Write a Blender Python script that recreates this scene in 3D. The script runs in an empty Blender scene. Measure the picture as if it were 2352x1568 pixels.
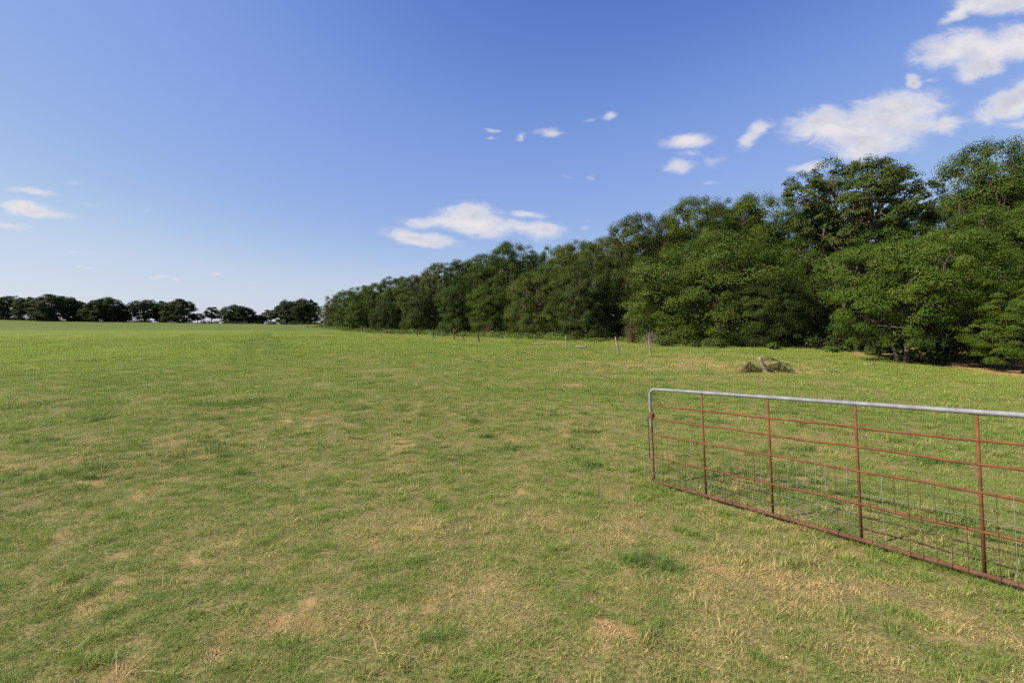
import bpy, math, random
import numpy as np
from mathutils import Vector, Matrix

# ------------------------------------------------------------------ camera, sky, sun
sc = bpy.context.scene
col = sc.collection
EYE = 1.70
F = 1059.0                      # focal length in units of a 2352 px wide picture (10 mm on a 22.2 mm sensor)
HZ = 748.0                      # height of the true horizon in that picture
PITCH = math.atan((784.0 - HZ) / F)

cam_d = bpy.data.cameras.new('camera')
cam_d.sensor_width = 22.2
cam_d.lens = 22.2 * F / 2352.0
cam_d.clip_start = 0.05
cam_d.clip_end = 20000
cam = bpy.data.objects.new('camera', cam_d)
col.objects.link(cam)
cam.location = (0, 0, EYE)
cam.rotation_euler = (math.radians(90) - PITCH, 0, 0)
sc.camera = cam


def ray(px, py):
    """world direction (y = 1 is not implied) through a point of the 2352 x 1568 picture"""
    a, b = (px - 1176.0) / F, (784.0 - py) / F
    c, s = math.cos(PITCH), math.sin(PITCH)
    return (a, c + b * s, b * c - s)


def at(px, py, depth):
    x, y, z = ray(px, py)
    return Vector((x / y * depth, depth, EYE + z / y * depth))


SUN_AZ, SUN_EL = math.radians(-104), math.radians(38)     # azimuth clockwise from +Y
sun_dir = Vector((math.sin(SUN_AZ) * math.cos(SUN_EL), math.cos(SUN_AZ) * math.cos(SUN_EL), math.sin(SUN_EL)))
sun_d = bpy.data.lights.new('sun', 'SUN')
sun_d.energy = 5.0
sun_d.angle = math.radians(0.53)
sun_d.color = (1.0, 0.91, 0.76)
sun = bpy.data.objects.new('sun', sun_d)
col.objects.link(sun)
sun.rotation_euler = sun_dir.to_track_quat('Z', 'Y').to_euler()
sun.location = sun_dir * 50

vs = sc.view_settings
vs.view_transform = 'Standard'
vs.look = 'None'
vs.exposure = 0.8
vs.gamma = 1.0
vs.use_curve_mapping = False

world = bpy.data.worlds.new('World')
sc.world = world
world.use_nodes = True


class NT:
    """small helper to write node trees"""
    def __init__(self, tree):
        self.t = tree

    def n(self, kind, _in=None, **props):
        nd = self.t.nodes.new(kind)
        for k, v in props.items():
            setattr(nd, k, v)
        for k, v in (_in or {}).items():
            self.set(nd.inputs[k], v)
        return nd

    def set(self, sock, v):
        if isinstance(v, bpy.types.NodeSocket):
            self.t.links.new(v, sock)
        else:
            sock.default_value = v

    def m(self, op, a, b=None, clamp=False):
        nd = self.t.nodes.new('ShaderNodeMath')
        nd.operation = op
        nd.use_clamp = clamp
        self.set(nd.inputs[0], a)
        if b is not None:
            self.set(nd.inputs[1], b)
        return nd.outputs[0]

    def mix(self, f, a, b, mode='MIX'):
        nd = self.t.nodes.new('ShaderNodeMix')
        nd.data_type = 'RGBA'
        nd.blend_type = mode
        self.set(nd.inputs[0], f)
        self.set(nd.inputs[6], a)
        self.set(nd.inputs[7], b)
        return nd.outputs[2]

    def ramp(self, v, lo, hi, a=0.0, b=1.0, smooth=True):
        nd = self.t.nodes.new('ShaderNodeMapRange')
        nd.interpolation_type = 'SMOOTHSTEP' if smooth else 'LINEAR'
        for i, x in enumerate((v, lo, hi, a, b)):
            self.set(nd.inputs[i], x)
        return nd.outputs[0]

    def noise(self, vec, scale, detail=4, rough=0.5, dist=0.0, out='Fac'):
        nd = self.t.nodes.new('ShaderNodeTexNoise')
        self.set(nd.inputs['Vector'], vec)
        nd.inputs['Scale'].default_value = scale
        nd.inputs['Detail'].default_value = detail
        nd.inputs['Roughness'].default_value = rough
        nd.inputs['Distortion'].default_value = dist
        return nd.outputs[out]


def rgb(r, g, b):
    return (r, g, b, 1.0)


# clouds of the sky: x, y, half length, half height, tilt (degrees), strength - as directions in the sky
CLOUDS = [
    (1885, 287, 100, 42, 8, 1.0), (2060, 258, 130, 56, 8, 1.1), (1990, 318, 140, 48, -4, 1.0), (1985, 348, 80, 30, 4, .95),
    (2160, 285, 75, 24, 10, .8), (1890, 255, 28, 12, 20, .45),
    (2195, 112, 105, 46, 14, 1.1), (2300, 103, 90, 42, 26, 1.1), (2250, 158, 65, 30, 14, 1.0), (2365, 96, 60, 40, 25, 1.1),
    (2300, 2, 130, 32, 2, 1.1), (2200, 30, 48, 18, 34, .9),
    (2320, 240, 100, 42, 20, 1.1), (2390, 205, 80, 46, 20, 1.1),
    (2093, 183, 28, 20, 30, .8), (2140, 181, 34, 8, 0, .35), (2340, 288, 40, 12, 8, .5),
    (1740, 296, 42, 22, 30, .8), (1712, 330, 34, 18, 30, .8),
    (1578, 325, 66, 22, 3, .95), (1557, 381, 44, 19, 5, .85), (1640, 370, 34, 17, 8, .5), (1590, 356, 40, 8, 0, .4),
    (1862, 384, 52, 15, 10, .75), (1635, 420, 32, 8, 0, .38),
    (1392, 267, 28, 15, 10, .75), (1352, 270, 24, 8, 20, .35), (1260, 308, 36, 14, 4, .7), (1197, 318, 20, 10, 20, .5),
    (1138, 300, 20, 7, 0, .5), (1140, 316, 18, 5, 0, .4), (1310, 413, 20, 7, 0, .35), (1356, 410, 20, 9, 0, .42),
    (985, 510, 78, 19, 2, .85), (1078, 499, 84, 38, -6, 1.15), (1115, 522, 75, 22, -4, 1.0), (970, 547, 100, 19, -9, 1.05),
    (1212, 497, 58, 11, -2, .75), (1247, 531, 62, 22, -3, 1.0), (1190, 522, 34, 14, -6, .7), (1350, 520, 14, 7, 0, .4), (1352, 503, 14, 6, 0, .3),
    (72, 437, 72, 12, -6, .7), (80, 487, 105, 16, -6, .95), (30, 474, 55, 13, -4, .9), (18, 516, 52, 8, -8, .75),
    (215, 466, 28, 7, 0, .35), (180, 578, 50, 5, 0, .33), (340, 482, 20, 6, 0, .3), (180, 415, 40, 6, 0, .28),
    (200, 613, 34, 5, 0, .42), (362, 642, 32, 6, 0, .45), (405, 649, 20, 5, 0, .4), (490, 633, 26, 5, 0, .42), (575, 658, 20, 5, 0, .45),
]


def build_world():
    t = NT(world.node_tree)
    t.t.nodes.clear()
    out = t.n('ShaderNodeOutputWorld')
    bg = t.n('ShaderNodeBackground')
    bg.inputs['Strength'].default_value = 0.105
    t.t.links.new(bg.outputs[0], out.inputs[0])
    sky = t.n('ShaderNodeTexSky')
    sky.sky_type = 'NISHITA'
    sky.sun_disc = False
    sky.sun_elevation = SUN_EL
    sky.sun_rotation = SUN_AZ
    sky.altitude = 250
    sky.air_density = 1.0
    sky.dust_density = 0.6
    sky.ozone_density = 2.4
    tc = t.n('ShaderNodeTexCoord')
    sep = t.n('ShaderNodeSeparateXYZ', {0: tc.outputs['Generated']})
    y = t.m('MAXIMUM', sep.outputs[1], 0.02)
    u = t.m('DIVIDE', sep.outputs[0], y)
    v = t.m('DIVIDE', sep.outputs[2], y)
    p0 = t.n('ShaderNodeCombineXYZ', {0: u, 1: v}).outputs[0]
    st = t.n('ShaderNodeVectorMath', {0: p0, 1: (1.0, 1.9, 1.0)}, operation='MULTIPLY').outputs[0]
    # billows push the outlines about
    warp = t.noise(st, 9.0, 5, 0.6, out='Color')
    wv = t.n('ShaderNodeVectorMath', {0: warp, 1: (0.5, 0.5, 0.5)}, operation='SUBTRACT').outputs[0]
    wv = t.n('ShaderNodeVectorMath', {0: wv, 1: (0.075, 0.042, 0.0)}, operation='MULTIPLY').outputs[0]
    p = t.n('ShaderNodeVectorMath', {0: p0, 1: wv}, operation='ADD').outputs[0]
    acc = None
    low = None
    for (cx, cy, rx, ry, rot, s) in CLOUDS:
        d = ray(cx, cy)
        mp = t.n('ShaderNodeMapping', {'Vector': p, 'Location': (d[0] / d[1], d[2] / d[1], 0), 'Rotation': (0, 0, math.radians(rot)),
                                       'Scale': (rx / F * 1.2, ry / F * 1.22, 1)}, vector_type='TEXTURE')
        ln = t.n('ShaderNodeVectorMath', {0: mp.outputs[0]}, operation='LENGTH').outputs['Value']
        b = t.ramp(ln, 1.15, 0.0, 0.0, s)
        b = t.m('MULTIPLY', b, b)
        acc = b if acc is None else t.m('ADD', acc, b)
    acc = t.m('MINIMUM', t.m('SQRT', acc), 1.25)
    fine = t.noise(st, 17.0, 8, 0.68, 0.6)
    dens = t.m('ADD', acc, t.m('MULTIPLY', t.m('SUBTRACT', fine, 0.5), t.m('MULTIPLY', t.ramp(acc, 0.0, 0.35), 1.35)))
    mask = t.ramp(dens, 0.05, 1.02)
    mask = t.m('MULTIPLY', mask, 0.95)
    # clouds: bright body, greyer where they are thick
    body = t.noise(st, 11.0, 5, 0.55)
    thick = t.m('MULTIPLY', t.ramp(dens, 0.5, 1.15), t.ramp(body, 0.35, 0.62))
    cc = t.mix(thick, rgb(4.5, 4.35, 4.5), rgb(3.2, 3.2, 3.7))
    front = t.ramp(sep.outputs[1], 0.02, 0.15)
    mask = t.m('MULTIPLY', mask, front)
    # the tone curve of a digital camera: deeper blue overhead, softer towards the bright horizon
    sc_ = t.n('ShaderNodeVectorMath', {0: sky.outputs[0], 1: (.105, .105, .105)}, operation='MULTIPLY').outputs[0]
    cv = t.n('ShaderNodeRGBCurve', {'Color': sc_})
    for ch, pts in enumerate((((0, 0), (.08, .050), (.14, .125), (.24, .195), (.36, .290), (.42, .318), (1, .45)),
                              ((0, 0), (.135, .096), (.22, .190), (.34, .258), (.50, .350), (.55, .368), (1, .48)),
                              ((0, 0), (.287, .332), (.42, .43), (.60, .455), (.70, .47), (1, .54)))):
        cu = cv.mapping.curves[ch]
        while len(cu.points) < len(pts):
            cu.points.new(.5, .5)
        for q, (a, b) in zip(cu.points, pts):
            q.location = (a, b)
    cv.mapping.update()
    hs = t.n('ShaderNodeVectorMath', {0: cv.outputs[0], 1: (1 / .105,) * 3}, operation='MULTIPLY')
    c = t.mix(mask, hs.outputs[0], cc)
    t.t.links.new(c, bg.inputs['Color'])


build_world()
world.cycles.sampling_method = 'MANUAL'
world.cycles.sample_map_resolution = 256

# ------------------------------------------------------------------ helpers
rng = np.random.default_rng(7)


def hash2(ix, iy, seed):
    h = (ix.astype(np.int64) * 374761393 + iy.astype(np.int64) * 668265263 + seed * 974634541) & 0x7fffffff
    h = ((h ^ (h >> 13)) * 1274126177) & 0x7fffffff
    h = h ^ (h >> 16)
    return (h & 0xffff) / 65535.0


def vnoise(x, y, seed=0):
    ix, iy = np.floor(x), np.floor(y)
    fx, fy = x - ix, y - iy
    fx, fy = fx * fx * (3 - 2 * fx), fy * fy * (3 - 2 * fy)
    a, b = hash2(ix, iy, seed), hash2(ix + 1, iy, seed)
    c, d = hash2(ix, iy + 1, seed), hash2(ix + 1, iy + 1, seed)
    return (a + (b - a) * fx) * (1 - fy) + (c + (d - c) * fx) * fy


def fbm(x, y, seed=0, octv=4, gain=0.5):
    s, amp, tot = 0.0, 1.0, 0.0
    for k in range(octv):
        s = s + amp * vnoise(x * 2 ** k + 17.3 * k, y * 2 ** k - 9.1 * k, seed + k)
        tot += amp
        amp *= gain
    return s / tot


def sst(a, b, x):
    t = np.clip((x - a) / (b - a), 0, 1)
    return t * t * (3 - 2 * t)


_yb = np.array([-50, 0, 3.4, 6.3, 10, 15, 20, 26, 35, 50, 75, 100, 130, 160, 700])
_zb = np.array([0, 0, -.24, -.46, -.44, -.34, -.22, -.06, .0, .10, .24, .40, .48, .50, .5])
_pa = (np.array([-900, 0, 300, 600, 735, 900, 1176, 2352, 4000]) - 1176.0) / F
_pz = np.array([4.6, 4.2, 3.0, 2.1, 1.7, 1.2, .9, .6, .6])


def ground_z(x, y):
    x, y = np.asarray(x, float), np.asarray(y, float)
    yy = np.clip(y, -50, 700)
    z = np.interp(yy, _yb, _zb)
    a = np.where(y > 1, x / np.maximum(y, 1), np.sign(x) * 3)
    zf = np.interp(a, _pa, _pz)
    z = z + zf * sst(95, 205, y) - 5.0 * sst(225, 420, y)
    r = np.hypot(x, y)
    z = z + (fbm(x / 1.7, y / 1.7, 3, 3) - .5) * .10 * sst(2, 9, r)
    z = z + (fbm(x / .33, y / .33, 5, 3) - .5) * .035
    gd, gzz = gate_line(x, y)
    k = sst(1.3, .25, gd)
    z = z * (1 - k) + (gzz + .35 * (z - np.interp(yy, _yb, _zb))) * k
    z = z + (fbm(x / 14, y / 14, 8, 2) - .5) * .30 * sst(10, 60, r) * (1 - .6 * sst(150, 220, y))
    return z


GATE_A, GATE_B = (1.944, 6.255, -.475), (4.495, 2.106, -.175)


def gate_line(x, y):
    ax, ay, az = GATE_A
    bx, by, bz = GATE_B
    dx, dy = bx - ax, by - ay
    t = np.clip(((x - ax) * dx + (y - ay) * dy) / (dx * dx + dy * dy), 0, 1)
    return np.hypot(x - ax - t * dx, y - ay - t * dy), az + t * (bz - az)


def gz(x, y):
    return float(ground_z(np.array([x]), np.array([y]))[0])


# edge of the wood, as a polyline in plan
EDGE = [(42, 2), (25, 10), (18.0, 16), (18.0, 20), (18.4, 26), (19.5, 34), (19, 42), (11.5, 47), (6, 54), (0, 62), (-8, 71), (-17, 84), (-30, 104), (-48, 132), (-66, 158), (-80, 178)]
_ex, _ey = np.array([p[0] for p in EDGE], float), np.array([p[1] for p in EDGE], float)


def edge_dist(x, y):
    """signed distance to the wood's edge, positive inside the wood"""
    x, y = np.asarray(x, float), np.asarray(y, float)
    best = np.full(x.shape, 1e9)
    sgn = np.zeros(x.shape)
    for i in range(len(EDGE) - 1):
        ax, ay, bx, by = _ex[i], _ey[i], _ex[i + 1], _ey[i + 1]
        dx, dy = bx - ax, by - ay
        t = np.clip(((x - ax) * dx + (y - ay) * dy) / (dx * dx + dy * dy), 0, 1)
        d = np.hypot(x - ax - t * dx, y - ay - t * dy)
        side = (x - ax) * dy - (y - ay) * dx
        m = d < best
        best = np.where(m, d, best)
        sgn = np.where(m, np.sign(side), sgn)
    return best * sgn


def plan(px, py, drop):
    x, y, z = ray(px, py)
    d = drop / (-z / y)
    return x / y * d, d


# spots of bare soil near the camera: picture point, radius in metres
BARE = [(*plan(1412, 1445, 1.86), .15, .92), (*plan(1400, 1462, 1.86), .10, .8), (*plan(640, 1415, 1.86), .13, .7), (*plan(480, 1480, 1.84), .17, .6), (*plan(130, 1225, 1.98), .20, .6),
        (*plan(500, 1255, 1.97), .22, .6), (*plan(230, 1370, 1.9), .12, .6), (*plan(900, 1020, 2.15), .35, .55), (*plan(700, 965, 2.15), .5, .5),
        (*plan(1240, 1125, 2.1), .25, .4), (*plan(300, 1530, 1.84), .12, .5), (*plan(1800, 1480, 1.86), .12, .35), (*plan(2160, 1440, 1.88), .14, .35),
        (*plan(200, 1095, 2.1), .3, .55), (*plan(1330, 895, 2.15), .5, .45), (*plan(1430, 1345, 1.9), .2, .4)]


def field(x, y):
    """dry, bare, yellow, lush - what grows where in the pasture"""
    r = np.hypot(x, y)
    a = x / np.maximum(y, .5)
    n1 = fbm(x / .42, y / .42, 21, 4, .6)
    n2 = fbm(x / 1.9, y / 1.9, 31, 3)
    n3 = fbm(x / 9., y / 6., 41, 3)
    n4 = fbm(x / 30., y / 12., 51, 3)
    dry = .13 + 2.1 * (n1 - .5) + 1.3 * (n2 - .5) + .8 * (n3 - .5)
    dry = dry - .16 * sst(-.25, -.9, a) * sst(9, 4, r)              # greener towards the near corner
    dry = dry - .26 * sst(4.5, 11, r) - .18 * sst(14, 45, r) + .10 * sst(2.2, 3.5, r) * sst(7, 4.5, r)
    dry = dry * (1 - .5 * sst(6, 18, r))
    lush = np.clip(sst(.56, .70, fbm(x / .55, y / .55, 61, 3)) * sst(.5, .62, n2 * .5 + (1 - n1) * .5) + .5 * sst(.6, .72, n3), 0, 1)
    # green strip behind the gate
    g = sst(1.9, .5, np.abs((x - 3.9) * .85 + (y - 5.4) * .52 - .35)) * sst(3.2, 1.2, np.abs((x - 3.9) * .52 - (y - 5.4) * .85))
    dry = dry - .30 * g
    lush = np.clip(lush + .45 * g * n1 * 1.6, 0, 1)
    yel = np.clip(sst(6, 36, r) * (.55 + 1.6 * (n4 - .5) + .8 * (n3 - .5)) + .25 * sst(40, 90, r), 0, 1)
    # faint wheel tracks running away over the field
    for k_ in (-.9, .9):
        tr = sst(1.0, .35, np.abs(x + .545 * y + k_ * 1.15)) * sst(16, 34, y) * sst(140, 70, y)
        lush = np.clip(lush + .55 * tr, 0, 1)
        yel = yel * (1 - .5 * tr)
    # straw coloured grass along the fence and in front of the wood
    ed = edge_dist(x, y)
    band = sst(-22, -9, ed) * sst(2, -5, ed) * sst(14, 22, y)
    yel = yel * (1 - .45 * np.clip(band, 0, 1))
    dry = dry + band * (.34 + .7 * (n2 - .5)) * (1 - .4 * sst(60, 100, r))
    dry = np.clip(dry, 0, 1)
    bare = np.zeros_like(r)
    for bx, by, br, s in BARE:
        d = np.hypot(x - bx, (y - by) * .8) / br + (n1 - .5) * 2.0 + (fbm(x / .09, y / .09, 81, 2) - .5) * 1.6
        bare = np.maximum(bare, s * sst(1.15, .75, d))
        lush = np.maximum(lush, .8 * s * sst(2.3, 1.6, d) * sst(1.0, 1.5, d) * (n2 > .42))
    r1 = np.hypot(x, y)
    thin = sst(.60, .70, fbm(x / .20, y / .26, 101, 3)) * sst(.46, .58, fbm(x / 1.1, y / 1.1, 107, 2)) * sst(16, 8, r1)
    bare = np.maximum(bare, .62 * thin * (.55 + .45 * sst(.3, -.5, x / np.maximum(y, .5))))
    lit = sst(.9, 2.4, ed) * sst(28, 23, y)
    lit = np.maximum(lit, sst(.58, .66, n2 * .6 + n1 * .4) * .5 * sst(-8, -2.5, ed) * sst(48, 36, y) * sst(12, 16, y))
    bare = np.maximum(bare, np.clip(lit, 0, 1))
    bare = np.maximum(bare, .55 * sst(1, 3, ed))
    return dry, np.clip(bare, 0, 1), yel, lush


def new_mesh(name, verts, faces_flat, sizes, mat=None, smooth=False):
    me = bpy.data.meshes.new(name)
    verts = np.asarray(verts, np.float32).reshape(-1, 3)
    faces_flat = np.asarray(faces_flat, np.int32).ravel()
    sizes = np.asarray(sizes, np.int32)
    me.vertices.add(len(verts))
    me.vertices.foreach_set('co', verts.ravel())
    me.loops.add(len(faces_flat))
    me.loops.foreach_set('vertex_index', faces_flat)
    me.polygons.add(len(sizes))
    me.polygons.foreach_set('loop_start', np.concatenate([[0], np.cumsum(sizes)[:-1]]).astype(np.int32))
    me.update(calc_edges=True)
    me.validate()
    me.polygons.foreach_set('use_smooth', np.full(len(sizes), smooth, bool))
    if mat:
        me.materials.append(mat)
    return me


def fattr(me, name, data, domain='FACE'):
    a = me.attributes.new(name, 'FLOAT', domain)
    a.data.foreach_set('value', np.asarray(data, np.float32))


def link(name, me, parent=None, loc=None):
    o = bpy.data.objects.new(name, me)
    col.objects.link(o)
    if parent:
        o.parent = parent
    if loc is not None:
        o.location = loc
    return o


def tag(o, label=None, cat=None, group=None, kind=None):
    if label:
        o['label'] = label
    if cat:
        o['category'] = cat
    if group:
        o['group'] = group
    if kind:
        o['kind'] = kind
    return o


def root(name, loc, label, cat, group=None):
    o = bpy.data.objects.new(name, None)
    o.empty_display_size = .2
    col.objects.link(o)
    o.location = loc
    return tag(o, label, cat, group)


class MB:
    """collects tubes and boxes; build() links them as one mesh"""
    def __init__(self):
        self.v, self.f, self.s, self.n = [], [], [], 0

    def add(self, v, f):
        self.v.append(np.asarray(v, float).reshape(-1, 3))
        for q in f:
            self.f.extend(i + self.n for i in q)
            self.s.append(len(q))
        self.n += len(v)

    def tube(self, pts, radii, k=8, cap=True, squash=1.0):
        pts = [Vector(p) for p in pts]
        if not hasattr(radii, '__len__'):
            radii = [radii] * len(pts)
        vs_, ref = [], None
        for i, p in enumerate(pts):
            d = (pts[min(i + 1, len(pts) - 1)] - pts[max(i - 1, 0)]).normalized()
            if ref is None:
                ref = d.orthogonal().normalized()
            a = (ref - d * ref.dot(d)).normalized()
            b = d.cross(a)
            ref = a
            for j in range(k):
                t = 2 * math.pi * j / k
                vs_.append(p + (a * math.cos(t) + b * math.sin(t) * squash) * radii[i])
        fs = []
        for i in range(len(pts) - 1):
            for j in range(k):
                j2 = (j + 1) % k
                fs.append((i * k + j, i * k + j2, (i + 1) * k + j2, (i + 1) * k + j))
        if cap:
            fs.append(tuple(range(k - 1, -1, -1)))
            fs.append(tuple((len(pts) - 1) * k + j for j in range(k)))
        self.add(vs_, fs)

    def box(self, c, ax, ay, az):
        """centre and three half-axis vectors"""
        c, ax, ay, az = Vector(c), Vector(ax), Vector(ay), Vector(az)
        vs_ = [c + ax * i + ay * j + az * k for i in (-1, 1) for j in (-1, 1) for k in (-1, 1)]
        self.add(vs_, [(0, 1, 3, 2), (4, 6, 7, 5), (0, 4, 5, 1), (2, 3, 7, 6), (0, 2, 6, 4), (1, 5, 7, 3)])

    def mesh(self, name, mat, smooth=True):
        return new_mesh(name, np.concatenate(self.v), self.f, self.s, mat, smooth)

    def build(self, name, mat, parent=None, loc=None, smooth=True):
        return link(name, self.mesh(name, mat, smooth), parent, loc)


# ------------------------------------------------------------------ materials
def material(name):
    m = bpy.data.materials.new(name)
    m.use_nodes = True
    t = NT(m.node_tree)
    t.t.nodes.clear()
    out = t.n('ShaderNodeOutputMaterial')
    return m, t, out


def leaf_material(name, warm=0.0):
    m, t, out = material(name)
    oi = t.n('ShaderNodeObjectInfo')
    tint = t.n('ShaderNodeAttribute', attribute_name='tint').outputs['Fac']
    clump = t.n('ShaderNodeAttribute', attribute_name='clump').outputs['Fac']
    base = oi.outputs['Color']
    c = t.mix(t.m('MULTIPLY', clump, .75), base, t.mix(1.0, base, rgb(1.45, 1.22, .75), 'MULTIPLY'))
    c = t.mix(t.ramp(tint, 0, 1, 0, .9, False), t.mix(1.0, c, rgb(.74, .78, .72), 'MULTIPLY'), t.mix(1.0, c, rgb(1.24, 1.22, 1.14), 'MULTIPLY'))
    c = t.mix(t.ramp(tint, .985, .99), c, rgb(.16, .10, .045))
    pb = t.n('ShaderNodeBsdfPrincipled', {'Base Color': c, 'Roughness': .6, 'Specular IOR Level': .2})
    tr = t.n('ShaderNodeBsdfTranslucent', {'Color': t.mix(1.0, c, rgb(1.35, 1.5, .55), 'MULTIPLY')})
    mx = t.n('ShaderNodeMixShader', {0: .19, 1: pb.outputs[0], 2: tr.outputs[0]})
    t.t.links.new(mx.outputs[0], out.inputs[0])
    return m


def bark_material(name, a, b, scale=6.0):
    m, t, out = material(name)
    tc = t.n('ShaderNodeTexCoord').outputs['Object']
    st = t.n('ShaderNodeVectorMath', {0: tc, 1: (1, 1, .18)}, operation='MULTIPLY').outputs[0]
    n = t.noise(st, scale, 6, .65)
    c = t.mix(t.ramp(n, .36, .64), rgb(*a), rgb(*b))
    n2 = t.noise(tc, scale * .35, 3, .6)
    c = t.mix(t.ramp(n2, .5, .72, 0, .5), c, rgb(*(x * .6 for x in a)))
    bp = t.n('ShaderNodeBump', {'Strength': .7, 'Distance': .02, 'Height': n})
    pb = t.n('ShaderNodeBsdfPrincipled', {'Base Color': c, 'Roughness': .9, 'Specular IOR Level': .15, 'Normal': bp.outputs[0]})
    t.t.links.new(pb.outputs[0], out.inputs[0])
    return m


M_LEAF = leaf_material('oak_leaves')
M_BARK = bark_material('oak_bark', (.055, .040, .030), (.135, .108, .086), 5)
M_POST = bark_material('weathered_cedar', (.15, .115, .09), (.34, .29, .235), 22)
M_DARKPOST = bark_material('dark_cedar', (.06, .048, .036), (.15, .12, .094), 22)
M_LOG = bark_material('bleached_wood', (.20, .17, .13), (.36, .32, .26), 14)
M_TWIG = bark_material('dead_twigs', (.07, .045, .03), (.17, .115, .08), 8)


def ground_material():
    m, t, out = material('pasture')
    f = t.n('ShaderNodeAttribute', attribute_name='field')
    s = t.n('ShaderNodeSeparateColor', {0: f.outputs['Color']})
    dry, bare, yel = s.outputs[0], s.outputs[1], s.outputs[2]
    lush = f.outputs['Alpha']
    pos = t.n('ShaderNodeNewGeometry').outputs['Position']
    r = t.n('ShaderNodeVectorMath', {0: pos}, operation='LENGTH').outputs['Value']
    fine = t.noise(pos, 38, 6, .7)
    mid = t.noise(pos, 5, 5, .65)
    # thatch under the near grass
    th = t.mix(t.ramp(fine, .35, .65), rgb(.085, .088, .025), rgb(.27, .215, .09))
    # the closed sward seen from afar
    g = t.mix(t.ramp(mid, .35, .65), rgb(.085, .125, .018), rgb(.120, .165, .026))
    g = t.mix(yel, g, rgb(.170, .205, .026))
    g = t.mix(t.m('MULTIPLY', dry, .85), g, rgb(.205, .165, .07))
    g = t.mix(t.m('MULTIPLY', lush, .45), g, rgb(.055, .095, .02))
    big = t.noise(t.n('ShaderNodeVectorMath', {0: pos, 1: (.5, 1.0, 1)}, operation='MULTIPLY').outputs[0], .35, 5, .7)
    g = t.mix(t.ramp(big, .35, .7, 0, .35), g, rgb(.105, .135, .028))
    c = t.mix(t.ramp(r, 9, 42), th, g)
    soil = t.mix(t.ramp(mid, .35, .65), rgb(.205, .120, .046), rgb(.43, .29, .125))
    soil = t.mix(t.ramp(fine, .45, .7, 0, .6), soil, rgb(.36, .26, .15))
    c = t.mix(bare, c, soil)
    h = t.m('ADD', t.m('MULTIPLY', fine, .5), mid)
    bp = t.n('ShaderNodeBump', {'Strength': .55, 'Distance': .05, 'Height': h})
    pb = t.n('ShaderNodeBsdfPrincipled', {'Base Color': c, 'Roughness': .95, 'Specular IOR Level': .08, 'Normal': bp.outputs[0]})
    t.t.links.new(pb.outputs[0], out.inputs[0])
    return m


def grass_material():
    m, t, out = material('grass_blades')

    def inst(name):
        return t.n('ShaderNodeAttribute', attribute_name=name, attribute_type='INSTANCER').outputs['Fac']
    dry, yel, lush = inst('dry'), inst('yel'), inst('lush')
    rnd = t.n('ShaderNodeAttribute', attribute_name='rnd').outputs['Fac']
    hue = t.n('ShaderNodeAttribute', attribute_name='hue').outputs['Fac']
    tip = t.n('ShaderNodeAttribute', attribute_name='tip').outputs['Fac']
    g = t.mix(hue, rgb(.108, .192, .020), rgb(.215, .322, .040))
    g = t.mix(t.m('MULTIPLY', lush, .8), g, t.mix(hue, rgb(.050, .128, .018), rgb(.102, .208, .031)))
    g = t.mix(t.m('MULTIPLY', yel, .85), g, t.mix(hue, rgb(.250, .318, .046), rgb(.325, .378, .066)))
    s = t.mix(hue, rgb(.46, .31, .12), rgb(.72, .54, .25))
    s = t.mix(t.ramp(hue, .25, .05), s, rgb(.20, .105, .048))
    isdry = t.ramp(t.m('SUBTRACT', dry, rnd), -.03, .03)
    c = t.mix(isdry, g, s)
    c = t.mix(t.m('MULTIPLY', t.m('MULTIPLY', tip, tip), .35), c, rgb(.42, .37, .18))
    pb = t.n('ShaderNodeBsdfPrincipled', {'Base Color': c, 'Roughness': .55, 'Specular IOR Level': .3})
    tr = t.n('ShaderNodeBsdfTranslucent', {'Color': t.mix(1.0, c, rgb(1.1, 1.2, .7), 'MULTIPLY')})
    mx = t.n('ShaderNodeMixShader', {0: .3, 1: pb.outputs[0], 2: tr.outputs[0]})
    t.t.links.new(mx.outputs[0], out.inputs[0])
    return m


def metal_material(name, a, b, rough, metallic, speck=None, split=None):
    m, t, out = material(name)
    tc = t.n('ShaderNodeTexCoord').outputs['Object']
    n = t.noise(tc, 9, 6, .7)
    n2 = t.noise(tc, 60, 4, .7)
    c = t.mix(t.ramp(n, .35, .65), rgb(*a), rgb(*b))
    c = t.mix(t.ramp(n2, .55, .72, 0, .55), c, rgb(*(x * .55 for x in a)))
    met = metallic
    if speck:
        c = t.mix(t.ramp(n2, .70, .74), c, rgb(*speck))
    if split:            # the lower part of the pipe has lost its zinc and rusted
        z = t.n('ShaderNodeSeparateXYZ', {0: tc}).outputs[2]
        k = t.ramp(t.m('ADD', z, t.m('MULTIPLY', t.m('SUBTRACT', n, .5), .25)), split - .05, split + .06)
        rust = t.mix(t.ramp(n, .35, .65), rgb(.085, .034, .017), rgb(.20, .13, .08))
        c = t.mix(k, rust, c)
        met = t.m('MULTIPLY', k, metallic)
    bp = t.n('ShaderNodeBump', {'Strength': .35, 'Distance': .003, 'Height': n2})
    pb = t.n('ShaderNodeBsdfPrincipled', {'Base Color': c, 'Roughness': rough, 'Metallic': met, 'Normal': bp.outputs[0]})
    t.t.links.new(pb.outputs[0], out.inputs[0])
    return m


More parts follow.
